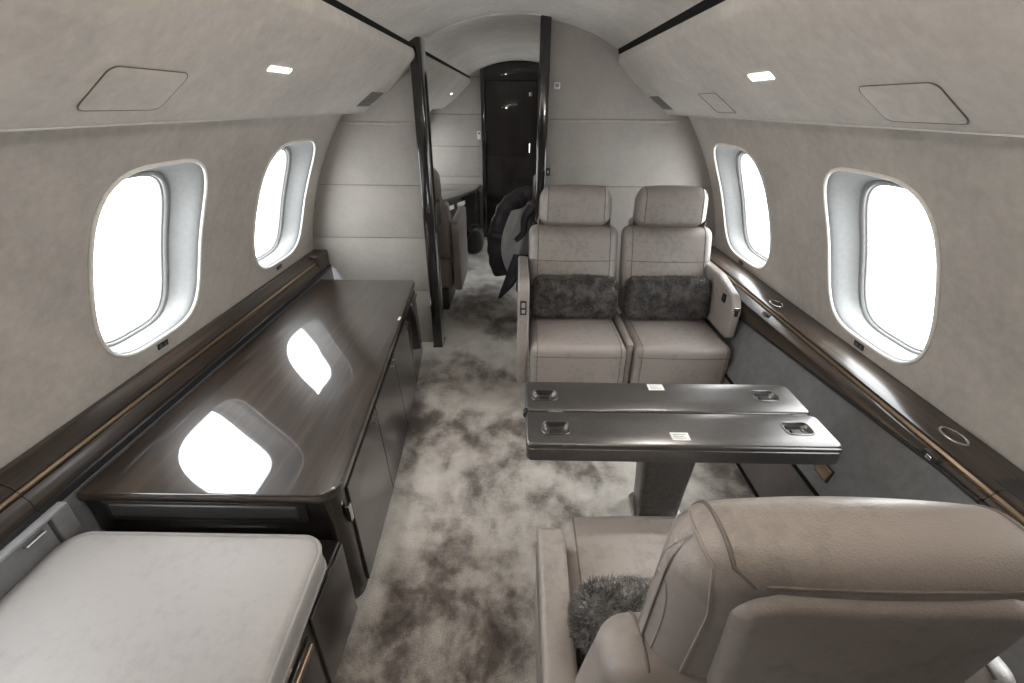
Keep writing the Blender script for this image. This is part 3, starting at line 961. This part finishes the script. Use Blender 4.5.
fur_pillow((XN-.036, .605, .556), (math.radians(24), 0, math.radians(0)), .240, .062, .105, 'grey fur pillow half hidden behind the foreground seat back', None, M['fur_grey'], 15000, .018)

# ------------------------------------------------------------------ folding table
ZT = .680
e = empty('folding_table', (.49, 1.19, 0), 0, 'dark satin folding table with two leaves between the facing seats', 'table'); L = Vector((.49, 1.19, 0))
def leaf(x0, x1, y0, y1, recs, sticker, th):
    # top skin with real pockets: grid of cells around the two recesses
    lf = MB()
    out = rounded_poly([(x0, y0), (x1, y0), (x1, y1), (x0, y1)], [.018, .018, .018, .018], 5)
    b = .009
    cx_, cy_ = (x0+x1)/2, (y0+y1)/2
    def ins(k, z): return [Vector((p.x-math.copysign(k, p.x-cx_), p.y-math.copysign(k, p.y-cy_), z))-L for p in out]
    rings = [ins(.010, ZT-th), ins(.003, ZT-th+.002), ins(0, ZT-th+.010), ins(0, ZT-.020), ins(.002, ZT-.018), ins(0, ZT-.016)] + [ins(b*(1-math.sin(a)), ZT-b*(1-math.cos(a)) if False else ZT-b+b*math.sin(PI/2-a) if False else ZT-b*(1-math.cos(PI/2-a)) if False else ZT-b+b*math.cos(a)) for a in (PI/2, PI/3, PI/6, 0)]
    # rings above run from the side (a = 90 deg) to the top edge
    lf.loft(rings, True, True, False)
    # top face with holes: built by bmesh triangulation of outline + hole loops
    o = ins(b, ZT)
    holes = []
    for (rx, ry) in recs:
        hp = rounded_poly([(rx-.042, ry-.030), (rx+.042, ry-.030), (rx+.042, ry+.030), (rx-.042, ry+.030)], [.018]*4, 5)
        holes.append([Vector((p.x, p.y, ZT))-L for p in hp])
    bm = bmesh.new()
    edges = []
    for lp in [o]+holes:
        vs = [bm.verts.new(p) for p in lp]
        for i in range(len(vs)): edges.append(bm.edges.new((vs[i], vs[(i+1) % len(vs)])))
    bmesh.ops.triangle_fill(bm, use_beauty=True, use_dissolve=False, edges=edges)
    bm.verts.index_update()
    lf.add([v.co.copy() for v in bm.verts], [[v.index for v in f.verts] for f in bm.faces]); bm.free()
    ob = lf.build('table_leaf', M['table'], e, 35)
    for h in holes:
        c = sum(h, Vector())/len(h)
        dn = Vector((0, 0, -1))
        r0 = [p for p in h]; r1 = [c+(p-c)*.97+dn*.004 for p in h]; r2 = [c+(p-c)*.86+dn*.016 for p in h]; r3 = [c+(p-c)*.6+dn*.018 for p in h]
        rc = MB().loft([r0, r1, r2, r3], True, False, True).build('finger_recess', M['recess'], ob, 60)
        MB().tube([p+Vector((0, 0, .0008)) for p in h], .0022, 6, True).build('recess_rim', M['recess'], rc)
        MB().box(c.x-.016, c.x+.016, c.y-.014, c.y+.010, c.z-.017, c.z-.010, .003).build('recess_latch', M['black'], rc)
    if sticker:
        sx, sy = sticker
        st = MB().box(sx-.027-L.x, sx+.027-L.x, sy-.018-L.y, sy+.018-L.y, ZT-.0005, ZT+.0012, .0004).build('paper_label', M['paper'], ob)
        tx = MB()
        for k, (a, b_) in enumerate(((-.020, .018), (-.020, .010), (-.020, .015))):
            yy = sy+.008-k*.008
            tx.box(sx+a-L.x, sx+b_-L.x, yy-.001-L.y, yy+.001-L.y, ZT+.0011, ZT+.0016)
        tx.build('label_text', M['gasket'], st)
    return ob
leaf(.030, .948, 1.200, 1.372, [(.095, 1.283), (.842, 1.297)], (.484, 1.340), .045)
leaf(.030, .952, 1.032, 1.195, [(.121, 1.108), (.857, 1.122)], (.487, 1.075), .066)
for x in (.10, .88):
    MB().tube([(x-L.x, 1.1975-L.y, ZT-.006), (x+.05-L.x, 1.1975-L.y, ZT-.006)], .004, 8).build('hinge', M['chrome'], e)
MB().tube([(.033-L.x, 1.185-L.y, ZT-.012), (.033-L.x, 1.212-L.y, ZT-.012)], .011, 10).build('hinge_knuckle', M['black'], e)
def ped(w, d, r, z, yc=1.43, xc=.605):
    return [Vector((p.x, p.y, z))-L for p in rounded_poly([(xc-w/2, yc-d/2), (xc+w/2, yc-d/2), (xc+w/2, yc+d/2), (xc-w/2, yc+d/2)], [r]*4, 5)]
MB().loft([ped(.175, .12, .03, .018), ped(.185, .13, .03, .15), ped(.215, .15, .035, .34), ped(.24, .17, .04, .50, 1.36), ped(.26, .20, .04, .637, 1.25)]).build('pedestal', M['wood_rail'], e, 40)
MB().loft([ped(.215, .16, .04, .0), ped(.215, .16, .04, .010), ped(.205, .15, .036, .018), ped(.176, .122, .03, .020)]).build('base_plate', M['chrome'], e, 40)

# ------------------------------------------------------------------ jacket on the far seat
e = empty('jacket', (-.02, 3.45, .6), 0, 'dark padded jacket with grey lining hung over the seat behind the right post', 'jacket'); L = Vector((-.02, 3.45, .6))
def ip(pts, n):
    """smooth path through points"""
    P = [Vector(p) for p in pts]; P = [P[0]*2-P[1]]+P+[P[-1]*2-P[-2]]
    out = []
    for i in range(1, len(P)-2):
        for k in range(n):
            t = k/n
            a, b, c, d = P[i-1], P[i], P[i+1], P[i+2]
            out.append(.5*((2*b)+(c-a)*t+(2*a-5*b+4*c-d)*t*t+(3*b-a-3*c+d)*t**3))
    out.append(P[-2]); return out
rj = random.Random(5)
path = ip([(-.125, 3.50, .34), (-.155, 3.47, .48), (-.150, 3.46, .64), (-.105, 3.45, .80), (-.035, 3.45, .91), (.06, 3.45, .965), (.22, 3.45, .95)], 12)
wr = [rj.uniform(-.004, .004) for _ in range(len(path)+2)]
mb = MB(); mb.tube([p-L+Vector((0, wr[i], wr[i]*.6)) for i, p in enumerate(path)], lambda t: .030+.014*math.sin(PI*min(1, t*1.05+.08))+.0018*math.sin(t*60)+.0015*math.sin(t*23), 14, False, 2.0)
mb.build('padded_body', M['puffer'], e, 80)
# lining: draped sheet with a few folds
rows = []
for i in range(25):
    t = i/24
    row = []
    for j in range(17):
        q = j/16
        x0 = -.055-.075*math.sin(PI*min(1, t*.95)) ; x1 = .10-.05*t
        x = x0+(x1-x0)*q
        z = .86-.50*t+.06*q*(1-t)-.04*q*t
        y = 3.40-.04*math.sin(PI*q)-.03*math.sin(PI*t)+.010*math.sin(11*q+6*t)
        row.append(Vector((x, y, z))-L)
    rows.append(row)
ml = MB().grid(rows); ml.grid([[p+Vector((0, .008, 0)) for p in r] for r in rows])
ml.build('lining', M['lining'], e, 80)
# front panel hanging in a point
rows = []
for i in range(25):
    t = i/24
    xl = -.035-.12*t; wd = .160-.075*t-.02*max(0, t-.85)/.15
    row = []
    for j in range(11):
        q = j/10
        row.append(Vector((xl+wd*q, 3.325-.030*math.sin(PI*q)+.008*math.sin(9*t+7*q), .56-.36*t+.045*q*t))-L)
    rows.append(row)
mp_ = MB().grid(rows); mp_.grid([[p+Vector((0, .018, 0)) for p in r] for r in rows])
mp_.build('front_panel', M['puffer'], e, 80)
path = ip([(.10, 3.36, .90), (.045, 3.345, .82), (.035, 3.34, .72), (-.02, 3.34, .66)], 8)
mb = MB(); mb.tube([p-L for p in path], lambda t: .050-.022*t, 12, False, .6)
mb.build('collar', M['puffer'], e, 80)

# ------------------------------------------------------------------ desk and bag beyond the doorway
e = empty('desk', (-.85, 5.4, 0), 0, 'dark desk unit beyond the doorway by the far wall', 'desk'); L = Vector((-.85, 5.4, 0))
pl = rounded_poly([(-1.14, 4.70), (-.78, 4.80), (-.50, 5.50), (-.47, 5.94), (-1.14, 5.94)], [0, .08, .10, 0, 0])
mp = lambda a, b, d: Vector((a, b, d))-L
MB().prism(pl, mp, .64, .675, .006).build('desktop', M['wood'], e)
MB().prism(rounded_poly([(-1.14, 4.74), (-.80, 4.84), (-.53, 5.53), (-.49, 5.94), (-1.14, 5.94)], [0, .08, .10, 0, 0]), mp, .0, .641, .0).build('desk_body', M['black_gloss'], e)
for yy in (4.98, 5.22):
    x = -.80+(yy-4.84)*.39
    c = Vector((x, yy, .565))-L
    a = math.atan2(.69, .27)
    d = Vector((math.cos(a), math.sin(a), 0)); n = Vector((d.y, -d.x, 0))
    MB().prism([(-.085, -.022), (.085, -.022), (.085, .022), (-.085, .022)], lambda p, q, w: c+d*p+Vector((0, 0, q))+n*w, .004, .012, .001).build('drawer_label', M['paper'], e)
e = empty('bag', (-.525, 5.30, 0), 0, 'dark soft bag standing on the carpet beside the far desk', 'bag')
def bagfn(p, h):
    x, y, z = p; w = z/h.z
    k = 1-.28*max(0, w)+.05*math.sin(9*y+4*z)
    return (x*k, y*k, z+.015*math.sin(14*x))
b = MB().rbox((0.02, 0, .13), (.095, .15, .13), .07, 5, (4, 4, 5), bagfn).build('bag_body', M['bag'], e, 80)
MB().tube(ip([(-.03, -.06, .24), (-.02, -.05, .31), (.05, -.03, .32), (.06, 0, .24)], 6), .009, 8).build('bag_handle', M['bag'], e)

# ------------------------------------------------------------------ light
w = bpy.data.worlds.new('overcast sky'); scene.world = w; w.use_nodes = True
t = w.node_tree; bg = t.nodes['Background']
bg.inputs['Color'].default_value = (.97, .985, 1.0, 1); bg.inputs['Strength'].default_value = 4.5
i = 0
for side, WW in ((-1, WL), (1, WR)):
    for (cy, a, b) in WW:
        ld = bpy.data.lights.new('window portal', 'AREA'); ld.shape = 'RECTANGLE'; ld.size = 2*b+.05; ld.size_y = 2*a+.1
        ld.cycles.is_portal = True
        o = bpy.data.objects.new('window_portal', ld); link(o)
        o.location = wpt(side, cy, WCSS[side], .14)
        z = Vector((side*math.cos(WCSS[side]/CR), 0, math.sin(WCSS[side]/CR)))          # light shines along -z
        y = Vector((0, 1, 0)); x = y.cross(z)
        o.matrix_world = Matrix.Translation(o.location) @ Matrix((x, y, z)).transposed().to_4x4()

# added fill lights, out of view, aimed up to brighten the ceiling; no cabin fitting
def fill_strip(name, x, y, z, ln, wd, aim, k, col=(1, .96, .91)):
    ld = bpy.data.lights.new(name, 'AREA'); ld.shape = 'RECTANGLE'; ld.size = ln; ld.size_y = wd; ld.energy = k; ld.color = col
    o = bpy.data.objects.new(name, ld); link(o)
    zz = -Vector(aim).normalized(); xx = Vector((0, 1, 0)); yy = zz.cross(xx).normalized(); xx = yy.cross(zz)
    o.matrix_world = Matrix.Translation((x, y, z)) @ Matrix((xx, yy, zz)).transposed().to_4x4()
for sx in (-1, 1):
    fill_strip('added_fill_light', sx*.50, .55, 1.82, .8, .05, (-sx*.6, .1, .7), 3.6)
for sx, yy in ((-1, 1.576), (1, 1.613)):
    sp = bpy.data.lights.new('reading_lamp', 'SPOT'); sp.energy = 7; sp.spot_size = math.radians(115); sp.spot_blend = 1; sp.shadow_soft_size = .03; sp.color = (1, .95, .89)
    o = bpy.data.objects.new('reading_lamp', sp); link(o)
    p = face_pt(sx, yy, .47, .02); zz = (p-Vector((sx*.05, yy-.25, 0))).normalized(); xx = Vector((0, 1, 0)).cross(zz).normalized(); yv = zz.cross(xx)
    o.matrix_world = Matrix.Translation(p) @ Matrix((xx, yv, zz)).transposed().to_4x4()

# ------------------------------------------------------------------ camera
F, VX, VY, ROLL, H = 455., 520., 105., math.radians(.7), 1.55
d = Vector(((VX-512)/F, (341.5-VY)/F, -1)).normalized()
u = Vector((math.sin(ROLL), math.cos(ROLL), 0)); u = (u-d*u.dot(d)).normalized()
x = d.cross(u)
R = Matrix((x, d, u))
cd = bpy.data.cameras.new('camera'); cd.sensor_width = 36; cd.lens = F/1024*36; cd.clip_start = .02
cam = bpy.data.objects.new('camera', cd); link(cam)
cam.matrix_world = Matrix.Translation((0, 0, H)) @ R.to_4x4()
scene.camera = cam
vs = scene.view_settings
vs.view_transform = 'Standard'; vs.look = 'None'; vs.gamma = 1; vs.use_curve_mapping = False; vs.exposure = 1.30
scene.cycles.max_bounces = 10; scene.cycles.diffuse_bounces = 8; scene.cycles.transparent_max_bounces = 12
scene.cycles.sample_clamp_indirect = 8
